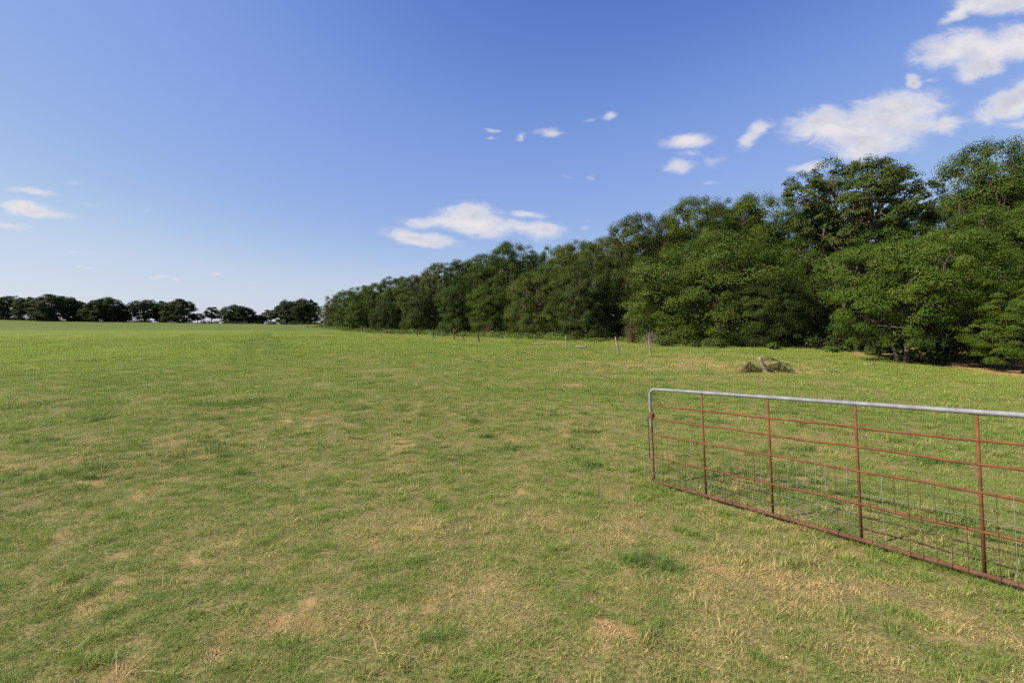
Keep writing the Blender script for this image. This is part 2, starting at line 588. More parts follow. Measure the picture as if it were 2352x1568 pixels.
M_GROUND = ground_material()
M_GRASS = grass_material()
M_ZINC = metal_material('weathered_zinc', (.135, .141, .153), (.215, .223, .237), .68, .15, (.36, .36, .36), .78)
M_RUST = metal_material('red_rust', (.086, .029, .008), (.155, .056, .016), .85, .0, (.20, .13, .09))
M_RUSTPIPE = metal_material('brown_rust', (.068, .026, .011), (.115, .048, .024), .85, .0, (.22, .17, .13))
M_RUSTWIRE = metal_material('rust_wire', (.045, .017, .010), (.09, .033, .018), .8, .0)
M_WIRE = metal_material('zinc_wire', (.13, .13, .13), (.22, .22, .22), .62, .15)
M_DARKIRON = metal_material('dark_iron', (.022, .017, .013), (.06, .04, .028), .7, .2)

# ------------------------------------------------------------------ ground
def build_ground():
    rr = [0.0]
    r = .35
    while r < 430:
        rr.append(r)
        r *= 1.0 + (.019 if r < 60 else .024)
    rr += [520, 700, 1000, 1600, 3000, 7000]
    rr = np.array(rr)
    th = np.concatenate([np.radians(np.arange(-66, 66.01, .42)), np.radians(np.arange(70, 292, 4))])
    nr, nt = len(rr), len(th)
    R, T = np.meshgrid(rr, th, indexing='ij')
    x, y = R * np.sin(T), R * np.cos(T)
    z = ground_z(x.ravel(), y.ravel())
    v = np.stack([x.ravel(), y.ravel(), z], 1)
    i, j = np.meshgrid(np.arange(nr - 1), np.arange(nt), indexing='ij')
    j2 = (j + 1) % nt
    q = np.stack([i * nt + j, (i + 1) * nt + j, (i + 1) * nt + j2, i * nt + j2], -1).reshape(-1, 4)[:, ::-1]
    me = new_mesh('ground', v, q, np.full(len(q), 4), M_GROUND, True)
    d, b, yl, l = field(x.ravel(), y.ravel())
    # far strip of duller unmown grass on the rise, and a faint wheel track
    yy, xx = y.ravel(), x.ravel()
    aa = xx / np.maximum(yy, 1)
    far = sst(108, 119, yy + 16 * (fbm(xx / 30, yy / 30, 71, 2) - .5)) * sst(-.30, -.42, aa)
    d = d * (1 - far) + far * (.30 + .5 * (fbm(xx / 40, yy / 8, 77, 3) - .5))
    yl = yl * (1 - far)
    l = np.maximum(l * (1 - far), far * .75)
    d = d * 1.0
    tr = sst(.05, .012, np.abs(aa + .545 - .0004 * yy)) * sst(18, 40, yy) * .7
    l = np.clip(l + tr * .6, 0, 1)
    ca = me.color_attributes.new('field', 'FLOAT_COLOR', 'POINT')
    ca.data.foreach_set('color', np.stack([d, b, yl, l], 1).astype(np.float32).ravel())
    o = link('ground', me)
    tag(o, 'dry and green pasture ground sloping away to the trees', kind='structure')


build_ground()


# ------------------------------------------------------------------ trees
def unit(v):
    return v / np.maximum(np.linalg.norm(v, axis=-1, keepdims=True), 1e-9)


def leaves_mesh(name, P, N, A, L, W, tint, clump):
    """one lifted four-sided leaf at each point"""
    N, A = unit(N), unit(A)
    S = unit(np.cross(N, A))
    N = np.cross(A, S)
    L, W = L[:, None], W[:, None]
    b = P - A * L * .5
    tp = P + A * L * .5 - N * L * .12
    m = P - A * L * .05 + N * W * .16
    v = np.stack([b, m + S * W * .5, tp, m - S * W * .5], 1).reshape(-1, 3)
    n = len(P)
    me = new_mesh(name, v, np.arange(4 * n), np.full(n, 4), M_LEAF)
    fattr(me, 'tint', tint)
    fattr(me, 'clump', clump)
    return me


def clump_leaves(r_, C, OUT, CR, per, L, flat=.65, droop=.35):
    """leaves spread through clumps: centres C, outward directions OUT, radii CR"""
    n = len(C)
    k = np.repeat(np.arange(n), per)
    m = len(k)
    d = unit(r_.normal(size=(m, 3)))
    rad = CR[k] * r_.uniform(.12, 1.0, m) ** .55
    off = d * rad[:, None]
    off[:, 2] *= flat
    P = C[k] + off
    P[:, 2] -= droop * (np.hypot(off[:, 0], off[:, 1]) ** 2) / np.maximum(CR[k], .05)
    N = OUT[k] * .75 + d * .55 + np.array([0, 0, .40]) + r_.normal(size=(m, 3)) * .33
    A = np.cross(N, r_.normal(size=(m, 3))) + d * .35 - np.array([0, 0, .25])
    ll = L * r_.uniform(.65, 1.3, m)
    ww = ll * r_.uniform(.45, .7, m)
    cl = r_.uniform(0, 1, n)[k]
    return P, N, A, ll, ww, r_.uniform(0, 1, m), cl


def tree_mesh(seed, R, zb, zt, n_lobe, lobe, n_clump, cr, per, L, trunk_r, lean=(0, 0), gap=.78, flat=.66, stems=1, top_bias=0., limbs=True, skirt=1.0, low=1.0, dome=False):
    r_ = np.random.default_rng(seed)
    H = (zt - zb) / 2
    cen = np.array([0, 0, zb + H])
    ga = math.pi * (3 - math.sqrt(5))
    lc, lr = [], []
    if dome:
        # a round topped crown: a dome of radius R on a skirt that comes down to zb
        for i in range(n_lobe):
            u = (i + .5) / n_lobe
            z = zb + u * (zt - zb)
            a = ga * i + r_.uniform(-.3, .3)
            q = lobe * R * r_.uniform(.8, 1.2)
            hz = max(0, (z - (zt - R)) / R)
            nr, nz = math.sqrt(max(0, 1 - hz * hz)), hz
            er = R * r_.uniform(.86, 1.06) * (1 - .16 * max(0, 1 - (z - zb) / (.3 * (zt - zb))))
            pull = max(0, er - q * .9)
            zc = zt - R + nz * pull if hz > 0 else z
            lc.append(np.array([math.cos(a) * nr * pull, math.sin(a) * nr * pull, max(zc, zb + q * .55)]))
            lr.append(q)
    else:
        for i in range(n_lobe):
            zz = 1 - 2 * (i + .5) / n_lobe
            zz = zz * (1 - top_bias) + top_bias * .35
            q = math.sqrt(max(0, 1 - zz * zz * (1.0 if zz > 0 else low)))
            a = ga * i + r_.uniform(-.45, .45)
            s = r_.uniform(.52, .80)
            lc.append(cen + np.array([math.cos(a) * q * R * s, math.sin(a) * q * R * s, zz * H * (.60 + .15 * r_.uniform(-1, 1))]))
            lr.append(lobe * R * r_.uniform(.72, 1.22) * (1.0 if zz > -.4 else skirt))
    lc, lr = np.array(lc), np.array(lr)
    C, O, CR = [], [], []
    tries = 0
    w = lr ** 2 / (lr ** 2).sum()
    while len(C) < n_clump and tries < n_clump * 30:
        tries += 1
        i = r_.choice(n_lobe, p=w)
        d = r_.normal(size=3)
        d /= np.linalg.norm(d)
        if d[2] < -.55 and r_.uniform() < .6:
            continue
        p = lc[i] + d * lr[i] * np.array([1, 1, .86]) * r_.uniform(.84, 1.02)
        if p[2] < zb:
            if low > .9 and p[2] < zb * .8:
                continue
            p[2] = zb + r_.uniform(0, .5)
        dd = np.linalg.norm((p - lc) / np.array([1, 1, .82]), axis=1) / lr
        dd[i] = 9
        if dd.min() < gap and r_.uniform() < .88:
            continue
        C.append(p)
        O.append(d * .6 + .4 * (p - cen) / np.linalg.norm(p - cen))
        CR.append(cr * r_.uniform(.55, 1.35))
    C, O, CR = np.array(C), np.array(O), np.array(CR) * 1.08
    crown = leaves_mesh('crown', *clump_leaves(r_, C, O, CR, per, L, flat, .2 if dome else .3))
    # trunk and limbs
    mb = MB()
    for s in range(stems):
        a0 = r_.uniform(0, 6.28)
        bx, by = (.0, .0) if s == 0 else (math.cos(a0) * trunk_r * 2.2, math.sin(a0) * trunk_r * 2.2)
        tx, ty = lean if s == 0 else (math.cos(a0) * R * .3, math.sin(a0) * R * .3)
        pts, rad = [], []
        hh = zb + H * (1.0 if s == 0 else .8)
        for k in range(7):
            u = k / 6
            pts.append((bx + tx * u ** 1.2 + r_.normal() * trunk_r * .35 * (k > 0), by + ty * u ** 1.2 + r_.normal() * trunk_r * .35 * (k > 0), -.25 + u * (hh + .25)))
            rad.append(trunk_r * (1.25 if k == 0 else 1.0) * (1 - .62 * u) * (1 if s == 0 else .7))
        mb.tube(pts, rad, 9)
        if not limbs:
            continue
        for i in range(s, n_lobe, stems):
            st = Vector(pts[2 + int(r_.integers(0, 4))])
            e = Vector(lc[i])
            if e.z < st.z - 1:
                st = Vector(pts[1])
            prev = []
            for k in range(6):
                u = k / 5
                q = st.lerp(e, u) + Vector((r_.normal(), r_.normal(), r_.normal() + .6 * math.sin(math.pi * u))) * (lr[i] * .14 * (0 < k))
                prev.append(q)
            r0 = trunk_r * r_.uniform(.32, .5)
            mb.tube(prev, [r0 * (1 - .75 * k / 5) for k in range(6)], 6)
            near = C[np.argsort(np.linalg.norm(C - lc[i], axis=1))[:7]]
            for p in near:
                s0 = prev[3 + int(r_.integers(0, 3))]
                p = Vector(p)
                mid = s0.lerp(p, .5) + Vector((r_.normal(), r_.normal(), r_.normal())) * .12 * lr[i]
                mb.tube([s0, mid, p], [r0 * .3, r0 * .2, r0 * .07], 4, False)
    trunk = mb.mesh('trunk', M_BARK)
    return dict(crown=crown, trunk=trunk, R=R, H=zt)


PROTO = {
    # oaks of the wood's edge, leaves almost to the ground: broad, middling and tall ones
    'wide_a': tree_mesh(11, 5.5, .2, 10.5, 22, .38, 430, .80, 225, .122, .30, (.6, .3), dome=True),
    'wide_b': tree_mesh(12, 5.5, .2, 10.5, 19, .42, 430, .80, 225, .122, .30, (-.5, .5), dome=True),
    'mid_a': tree_mesh(13, 4.4, .2, 12.0, 23, .40, 410, .76, 225, .122, .28, (.4, -.4), dome=True),
    'mid_b': tree_mesh(14, 4.4, .2, 12.0, 20, .43, 410, .76, 225, .122, .28, (.3, .5), dome=True),
    'slim_a': tree_mesh(15, 3.7, .2, 13.5, 23, .44, 390, .73, 225, .122, .26, (.3, .6), dome=True),
    'slim_b': tree_mesh(19, 3.7, .2, 13.5, 20, .47, 390, .73, 225, .122, .26, (-.4, .2), dome=True),
    'tall_a': tree_mesh(31, 3.9, 1.6, 13.0, 26, .36, 470, .56, 168, .122, .26, (.3, .6), stems=2, dome=True),
    # flat topped oak with its limbs showing
    'open': tree_mesh(16, 6.0, 6.4, 15.5, 34, .23, 640, .52, 95, .15, .32, (.6, .0), gap=.7, flat=.5, stems=3, top_bias=.12),
    # leafy elms with feathery sprays
    'elm_a': tree_mesh(17, 4.6, .6, 8.0, 26, .35, 470, .56, 250, .092, .15, (.9, .2), gap=.8, flat=.5, stems=3, low=.8),
    'elm_b': tree_mesh(18, 4.2, .6, 9.0, 24, .37, 450, .56, 250, .092, .17, (.5, .6), gap=.8, flat=.5, stems=2, low=.8),
    # distant trees
    'far_a': tree_mesh(21, 5.0, .2, 10.0, 24, .36, 340, .80, 80, .34, .30, (.3, .2), dome=True),
    'far_b': tree_mesh(22, 5.0, 1.6, 10.0, 18, .34, 260, .78, 75, .34, .30, (-.4, .2), stems=2, dome=True),
    'far_c': tree_mesh(23, 4.6, .0, 10.0, 26, .40, 360, .80, 80, .34, .26, (.2, -.3), dome=True),
    'far_d': tree_mesh(24, 4.0, 1.2, 10.0, 15, .32, 190, .66, 60, .32, .22, (.2, .1), gap=.7, flat=.5),
}


def oak_for(h, r, k):
    q = h / r
    return ('wide_' if q < 2.3 else 'mid_' if q < 3.1 else 'slim_') + 'ab'[k % 2]


def place_tree(name, proto, loc, sx, sz, rot, colour, label, cat='tree', group=None, bark=None):
    p = PROTO[proto]
    o = root(name, loc, label, cat, group)
    o.rotation_euler = (0, 0, rot)
    o.scale = (sx, sx, sz)
    t = link('trunk', p['trunk'], o)
    c = link('crown', p['crown'], o)
    c.color = (*colour, 1)
    return o


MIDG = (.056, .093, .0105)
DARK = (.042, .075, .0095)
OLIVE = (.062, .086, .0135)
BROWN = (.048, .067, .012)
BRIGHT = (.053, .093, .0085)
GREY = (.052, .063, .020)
WOOD = 'oaks and elms along the edge of the wood'

# x, top y, half width (picture units), depth, prototype, turn, colour, name, label
TREES = [
    (2085, 522, 185, 23, 'elm_a', 0.4, BRIGHT, 'elm_tree', 'bright green low elm with feathery drooping sprays beside the shaded red soil'),
    (2325, 462, 175, 26, 'elm_b', 2.1, (.050, .085, .009), 'elm_tree', 'wide green elm rising behind the low bough over the shaded soil'),
    (2362, 630, 128, 19, 'elm_b', 3.9, BRIGHT, 'elm_tree', 'low bright elm with boughs hanging to the shaded red soil, nearest the gate'),
    (2268, 303, 104, 34, 'tall_s', 0.7, (.045, .078, .010), 'elm_tree', 'tallest full crowned tree, standing up above the bright elms'),
    (2400, 292, 84, 33, 'tall_b', 2.6, (.045, .078, .010), 'elm_tree', 'tall tree cut by the picture edge above the bright elms'),
    (1955, 372, 166, 40, 'open', 0.0, (.050, .076, .015), 'oak_tree', 'tall flat topped open oak with pale limbs and sky showing through'),
    (1640, 520, 185, 41, 'oak_a', 1.2, MIDG, 'oak_tree', 'broadest round oak at the front of the wood behind the first fence post'),
    (1745, 625, 95, 36.5, 'oak_c', 4.0, (.036, .060, .012), 'oak_tree', 'low rounded oak at the foot of the broadest oak, behind the leaning post'),
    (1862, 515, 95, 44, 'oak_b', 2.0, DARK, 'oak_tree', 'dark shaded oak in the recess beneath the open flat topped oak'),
    (1592, 437, 78, 52, 'oak_c', 0.3, MIDG, 'oak_tree', 'rounded oak top rising directly above the broadest oak'),
    (1738, 433, 92, 54, 'oak_b', 1.7, MIDG, 'oak_tree', 'oak top just beside the open flat topped oak'),
    (1665, 446, 72, 57, 'oak_c', 3.0, GREY, 'oak_tree', 'narrow greyish oak top between two rounded oak tops'),
    (1472, 477, 76, 50, 'oak_b', 0.9, BROWN, 'oak_tree', 'dark brownish green oak with a steep dome top'),
    (1392, 535, 62, 54, 'oak_c', 2.8, OLIVE, 'oak_tree', 'olive oak tucked against the dark brownish dome'),
    (1345, 600, 75, 51, 'oak_a', 5.0, (.046, .068, .015), 'oak_tree', 'mid green oak low in front of the olive oak'),
    (1330, 545, 62, 66, 'oak_c', 4.4, OLIVE, 'oak_tree', 'olive oak top with loose upright twigs'),
    (1238, 608, 82, 57, 'oak_a', 3.3, OLIVE, 'oak_tree', 'greyish olive oak spreading to the ground behind the second and third posts'),
    (1285, 550, 52, 70, 'oak_a', 0.2, MIDG, 'oak_tree', 'pointed green oak top over the greyish olive oak'),
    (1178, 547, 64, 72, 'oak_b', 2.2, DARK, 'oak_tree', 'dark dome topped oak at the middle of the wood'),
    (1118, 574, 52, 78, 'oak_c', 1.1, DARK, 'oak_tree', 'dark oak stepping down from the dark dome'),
    (1125, 650, 52, 66, 'oak_b', 5.3, MIDG, 'oak_tree', 'low green oak beneath the dark dome with dead brush beside it'),
    (1048, 640, 50, 70, 'oak_c', 3.7, (.046, .080, .014), 'oak_tree', 'fresh green oak hanging to the vines behind the fence'),
    (1012, 595, 46, 86, 'oak_b', 0.5, OLIVE, 'oak_tree', 'pale olive oak top with ragged twigs'),
    (1065, 588, 50, 88, 'oak_c', 5.0, DARK, 'oak_tree', 'dark flat oak top beside the pale ragged one'),
    (960, 655, 40, 82, 'oak_a', 2.4, (.052, .076, .017), 'oak_tree', 'light olive oak in two hanging tiers'),
    (945, 624, 38, 96, 'oak_c', 0.0, OLIVE, 'oak_tree', 'olive oak top above the two hanging tiers'),
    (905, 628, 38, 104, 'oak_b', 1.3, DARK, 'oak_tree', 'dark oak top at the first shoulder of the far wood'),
    (868, 645, 36, 112, 'oak_a', 2.9, MIDG, 'oak_tree', 'green oak below the shoulder of the far wood'),
    (885, 690, 34, 94, 'oak_c', 4.5, (.037, .060, .012), 'oak_tree', 'low dark oak in front of the shoulder of the far wood'),
    (832, 651, 34, 120, 'oak_c', 5.7, DARK, 'oak_tree', 'dark oak midway along the far slope of the wood'),
    (822, 690, 30, 108, 'oak_b', 0.8, MIDG, 'oak_tree', 'low green oak midway along the far slope of the wood'),
    (797, 661, 30, 130, 'oak_a', 1.9, MIDG, 'oak_tree', 'green oak near the far end of the wood'),
    (772, 673, 26, 140, 'oak_b', 4.1, OLIVE, 'oak_tree', 'olive oak second from the far end of the wood'),
    (754, 697, 22, 148, 'oak_c', 3.0, (.060, .080, .018), 'oak_tree', 'lowest pale olive tree ending the wood'),
]
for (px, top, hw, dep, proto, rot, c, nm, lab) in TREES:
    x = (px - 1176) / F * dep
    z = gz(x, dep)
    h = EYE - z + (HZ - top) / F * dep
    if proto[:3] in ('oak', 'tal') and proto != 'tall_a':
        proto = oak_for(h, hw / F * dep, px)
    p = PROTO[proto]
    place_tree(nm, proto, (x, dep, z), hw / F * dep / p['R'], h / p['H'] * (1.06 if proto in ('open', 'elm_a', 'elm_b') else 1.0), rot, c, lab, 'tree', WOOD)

# the trees standing behind that front row
BACK = [(2100, 470, 90, 44, 'oak_b'), (2190, 430, 80, 46, 'tall_b'), (2010, 500, 90, 48, 'oak_c'), (1820, 480, 70, 56, 'oak_a'), (1530, 500, 60, 60, 'oak_a'),
        (1420, 540, 60, 66, 'oak_b'), (1230, 580, 50, 84, 'oak_a'), (1150, 585, 45, 88, 'oak_c'), (1090, 600, 45, 96, 'oak_b'), (980, 625, 40, 100, 'oak_c'),
        (2330, 400, 110, 40, 'oak_a'), (2450, 380, 120, 36, 'oak_c'), (1700, 490, 70, 64, 'oak_b'), (1930, 540, 80, 52, 'oak_a'), (2230, 520, 110, 38, 'oak_c'),
        (2110, 600, 100, 38, 'oak_b'), (1980, 590, 90, 46, 'oak_a'), (1780, 600, 90, 52, 'oak_c'), (1580, 600, 80, 56, 'oak_b'), (1320, 640, 70, 64, 'oak_c'),
        (2420, 520, 130, 32, 'oak_a'), (2560, 400, 160, 28, 'oak_b'), (1040, 650, 40, 92, 'oak_a'), (920, 660, 36, 112, 'oak_b'), (850, 670, 32, 124, 'oak_c')]
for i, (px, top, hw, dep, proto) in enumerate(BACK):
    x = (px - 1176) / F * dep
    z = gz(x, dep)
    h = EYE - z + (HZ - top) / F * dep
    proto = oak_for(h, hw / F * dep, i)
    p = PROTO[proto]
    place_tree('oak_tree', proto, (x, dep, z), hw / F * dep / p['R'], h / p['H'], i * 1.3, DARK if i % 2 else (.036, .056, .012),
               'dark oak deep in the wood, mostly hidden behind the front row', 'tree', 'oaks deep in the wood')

FAR = 'trees along the far side of the pasture'
FDARK = (.027, .048, .011)
FMID = (.038, .060, .013)
FAR_TREES = [
    (20, 676, 30, 178, 'far_b', 0.3, FDARK, 'spreading dark oak at the very end of the distant tree row, trunk showing'),
    (72, 679, 32, 178, 'far_b', 1.9, FMID, 'distant oak with two bare trunks and a light gap under its crown'),
    (128, 675, 50, 176, 'far_a', 2.7, FDARK, 'widest dark oak in the far row beside the twin trunked one'),
    (182, 688, 28, 186, 'far_c', 0.9, FDARK, 'lower dark oak leaning against the widest one'),
    (203, 703, 20, 176, 'far_c', 3.5, (.045, .060, .016), 'small pale green tree between two dark distant oaks'),
    (243, 681, 38, 178, 'far_c', 4.2, FDARK, 'high domed distant oak with a long low skirt'),
    (278, 712, 22, 180, 'far_c', 5.2, FDARK, 'low dark bush of a tree at the skirt of the high domed oak'),
    (333, 685, 36, 184, 'far_b', 0.7, FDARK, 'flat topped distant oak after the first gap in the row'),
    (382, 690, 26, 190, 'far_a', 2.2, FMID, 'middle oak of the three after the first gap'),
    (412, 685, 36, 184, 'far_a', 3.1, FMID, 'rounded oak ending the group of three after the first gap'),
    (455, 716, 18, 190, 'far_d', 1.4, FMID, 'thin low tree in the second gap of the far row'),
    (487, 700, 19, 188, 'far_d', 0.2, FMID, 'small open tree with tiers of branches standing in a gap'),
    (548, 699, 38, 190, 'far_c', 1.0, FDARK, 'pointed distant oak sloping down on both sides'),
    (592, 722, 22, 194, 'far_c', 2.5, FDARK, 'low dark tree trailing from the pointed oak'),
    (622, 707, 20, 196, 'far_d', 3.8, FMID, 'narrow thin tree just before the big round oak'),
    (664, 688, 30, 196, 'far_c', 0.4, FDARK, 'rounded shoulder of the big oak clump, joined to its neighbour'),
    (698, 684, 38, 195, 'far_c', 4.9, FDARK, 'big round oak standing alone before the wood begins'),
    (-40, 672, 40, 178, 'far_a', 1.1, FDARK, 'dark oak mostly outside the picture at the end of the far row'),
]
for (px, top, hw, dep, proto, rot, c, lab) in FAR_TREES:
    x = (px - 1176) / F * dep
    z = gz(x, dep)
    h = EYE - z + (HZ - top) / F * dep
    p = PROTO[proto]
    place_tree('oak_tree', proto, (x, dep, z - .1), hw / F * dep / p['R'] * .98, h / p['H'], rot, c, lab, 'tree', FAR)


# ------------------------------------------------------------------ undergrowth, shrubs, dead brush
def leafy(name, C, OUT, CR, per, L, colour, seed, parent=None, flat=.7):
    r_ = np.random.default_rng(seed)
    me = leaves_mesh(name, *clump_leaves(r_, np.array(C), np.array(OUT), np.array(CR), per, L, flat))
    o = link(name, me, parent)
    o.color = (*colour, 1)
    return o


def scatter_edge(n, lo, hi, hmax, seed, y0=10, y1=190, keep=None):
    r_ = np.random.default_rng(seed)
    C, O, CR = [], [], []
    seg = np.hypot(np.diff(_ex), np.diff(_ey))
    while len(C) < n:
        # more of it where it is near
        i = r_.choice(len(seg), p=(seg / (20 + _ey[:-1])) / (seg / (20 + _ey[:-1])).sum())
        t = r_.uniform()
        x, y = _ex[i] + t * (_ex[i + 1] - _ex[i]), _ey[i] + t * (_ey[i + 1] - _ey[i])
        nx, ny = (_ey[i + 1] - _ey[i]) / seg[i], -(_ex[i + 1] - _ex[i]) / seg[i]
        d = r_.uniform(lo, hi)
        x, y = x + nx * d, y + ny * d
        if not y0 < y < y1 or (keep and not keep(x, y, r_)):
            continue
        patch = float(fbm(np.array([x / 4.]), np.array([y / 4.]), 91, 2)[0])
        hh = hmax * max(0., (patch - .32) * 2.2) * r_.uniform(.2, 1)
        s = 1 + y / 70
        C.append((x, y, gz(x, y) + .12 + hh))
        O.append((r_.normal() * .3 - nx * .6, r_.normal() * .3 - ny * .6, .6))
        CR.append(r_.uniform(.22, .42) * s)
    return C, O, CR


# vines and low brush between the fence and the trees, and the shaded brush inside the wood
C, O, CR = scatter_edge(1000, -5.5, 1.0, .62, 3, 43, 150)
tag(leafy('undergrowth', C, O, CR, 46, .17, (.085, .128, .026), 4), 'low green vines and brush between the old fence and the wood', 'undergrowth', kind='stuff')
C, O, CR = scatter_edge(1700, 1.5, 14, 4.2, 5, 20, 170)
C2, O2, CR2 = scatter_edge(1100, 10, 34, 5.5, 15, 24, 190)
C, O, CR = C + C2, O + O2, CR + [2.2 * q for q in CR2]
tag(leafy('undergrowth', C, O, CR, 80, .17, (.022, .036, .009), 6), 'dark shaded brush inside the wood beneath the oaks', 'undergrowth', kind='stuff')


r9 = np.random.default_rng(19)
C, O, CR = [], [], []
for i in range(420):
    px_, d_ = r9.uniform(-60, 735), r9.uniform(176, 200)
    if min(abs(px_ - q_) for q_ in (293, 455, 510, 604)) < 8:
        continue
    if vnoise(np.array([px_ / 34.]), np.array([3.3]), 5)[0] < .34:
        continue
    x_ = (px_ - 1176) / F * d_
    C.append((x_, d_, gz(x_, d_) + r9.uniform(.1, .9)))
    O.append((-.5, -.5, .6))
    CR.append(r9.uniform(.7, 1.3))
tag(leafy('undergrowth', C, O, CR, 40, .42, (.020, .034, .011), 20), 'dark low brush at the feet of the distant tree row', 'undergrowth', kind='stuff')


def shrub(px, py, w, h, dep, colour, label, seed, n=26, per=70, L=.09):
    x = (px - 1176) / F * dep
    z = gz(x, dep)
    o = root('shrub', (x, dep, z), label, 'shrub', 'low shrubs along the edge of the wood')
    r_ = np.random.default_rng(seed)
    C, O, CR, mb = [], [], [], MB()
    for i in range(n):
        d = unit(r_.normal(size=3))
        p = np.array([d[0] * w * .8, d[1] * w * .7, h * .5 + d[2] * h * .42])
        C.append(p)
        O.append(d + np.array([0, 0, .3]))
        CR.append(w * r_.uniform(.22, .4))
        if i % 2 == 0:
            mb.tube([(p[0] * .1, p[1] * .1, -.1), (p[0] * .6, p[1] * .6, p[2] * .5), tuple(p)], [.018, .012, .006], 5)
    mb.build('stem', M_TWIG, o)
    leafy('foliage', C, O, CR, per, L, colour, seed + 1, o)
    return o


LG = (.060, .108, .018)
shrub(1777, 797, .42, .62, 33, LG, 'bright little shrub in front of the dark recess, beyond the leaning post', 301)
shrub(1912, 805, .48, .45, 29.5, LG, 'bright low shrub where the dark recess meets the bright elm', 303)
shrub(1945, 803, .38, .5, 30, (.052, .088, .016), 'small shrub next to the bright low one at the recess', 305)
shrub(2012, 815, .55, .62, 27, (.060, .10, .018), 'leggy shrub beneath the skirt of the bright elm', 307)
shrub(2075, 815, .75, .75, 26.2, (.053, .09, .016), 'shrub at the leaning elm stem beside the red soil', 309)
shrub(1640, 792, 1.1, .8, 35, (.052, .088, .016), 'wide vine covered shrub under the broadest oak', 311, 40)
shrub(1535, 790, 1.0, .9, 37, (.050, .084, .016), 'vine covered shrub beyond the first fence post', 313, 40)
shrub(1590, 793, .8, .6, 35.5, (.056, .084, .018), 'low pale shrub between the two vine covered shrubs', 315, 30)


def dead_brush(px, base_py, w, h, dep, label, seed, mat, n=70, name='dead_bush', zoff=0.0):
    x = (px - 1176) / F * dep
    z = gz(x, dep) + zoff
    r_ = np.random.default_rng(seed)
    mb = MB()
    for i in range(n):
        a = r_.uniform(0, 6.28)
        q = r_.uniform(.1, 1)
        e = Vector((math.cos(a) * w * q, math.sin(a) * w * q, h * r_.uniform(.35, 1)))
        p0 = Vector((r_.normal() * w * .38, r_.normal() * w * .38, h * .25 * r_.uniform()))
        m = p0.lerp(e, .5) + Vector((r_.normal(), r_.normal(), r_.normal())) * w * .12
        mb.tube([p0, m, e], [.011, .007, .004], 4, False)
        for k in range(3):
            e2 = m.lerp(e, r_.uniform(.2, .9)) + Vector((r_.normal(), r_.normal(), r_.normal() - .5)) * w * .25
            mb.tube([m.lerp(e, .3 + .2 * k), e2], [.007, .004], 3, False)
    o = mb.build(name, mat, None, (x, dep, z))
    return tag(o, label, 'dead bush', 'dead brush at the foot of the wood')


dead_brush(1452, 770, .85, 2.3, 42.5, 'tall reddish dead bush hanging under the dark brownish oak', 401, M_TWIG, 120)
dead_brush(1122, 750, .9, 2.2, 63, 'reddish dead bush under the dark dome topped oak', 403, M_TWIG, 110)
dead_brush(1497, 785, 1.0, 1.5, 36, 'pale broken dead branches behind the first fence post', 405, M_POST, 22)

# ------------------------------------------------------------------ old fence: posts
POSTS = [  # x of top, y of top, x of base, y of base, thick?
    ((1948, 140), (1985, 435), 1, 'n'), ((1418, 120), (1490, 385), 1, 'n'), ((620, 105), (645, 318), 1, 'n'),
    ((2078, 243), (2100, 358), 1, 'f'), ((1890, 240), (1933, 332), 0, 'f'), ((1792, 213), (1802, 335), 1, 'f'), ((1650, 232), (1668, 335), 0, 'f'), ((1550, 228), (1560, 330), 1, 'f'),
    ((1352, 230), (1360, 320), 1, 'f'), ((1187, 212), (1195, 295), 1, 'f'), ((1104, 222), (1118, 288), 0, 'f'), ((1036, 205), (1046, 280), 1, 'f'), ((966, 210), (975, 270), 0, 'f'),
    ((911, 192), (915, 270), 1, 'f'), ((802, 185), (805, 248), 1, 'f'), ((746, 168), (756, 238), 0, 'f'), ((702, 165), (710, 230), 1, 'f'), ((574, 175), (580, 228), 0, 'f'),
    ((546, 165), (546, 228), 1, 'f'), ((493, 160), (495, 215), 0, 'f'), ((466, 150), (467, 217), 1, 'f'), ((400, 160), (401, 217), 1, 'f'), ((365, 165), (366, 210), 0, 'f'),
    ((209, 185), (210, 212), 0, 'f'), ((137, 182), (137, 217), 1, 'f'), ((28, 188), (28, 222), 1, 'f'),
]
ORD = ['first', 'second', 'third', 'fourth', 'fifth', 'sixth', 'seventh', 'eighth', 'ninth', 'tenth', 'eleventh', 'twelfth', 'thirteenth', 'fourteenth', 'fifteenth',
       'sixteenth', 'seventeenth', 'eighteenth', 'nineteenth', 'twentieth', 'twenty-first', 'twenty-second', 'twenty-third', 'twenty-fourth', 'twenty-fifth', 'twenty-sixth']
SPECIAL = {0: 'pale weathered cedar post with a knotty foot, first of the fence from the gate', 1: 'crooked leaning cedar post, second of the fence from the gate',
           2: 'grey cedar post beside the bleached log, third of the fence', 3: 'thick dark post with a forked head, fourth of the fence',
           4: 'thin stay leaning hardest, fifth post of the fence', 6: 'pale thin leaning stay, seventh post of the fence'}
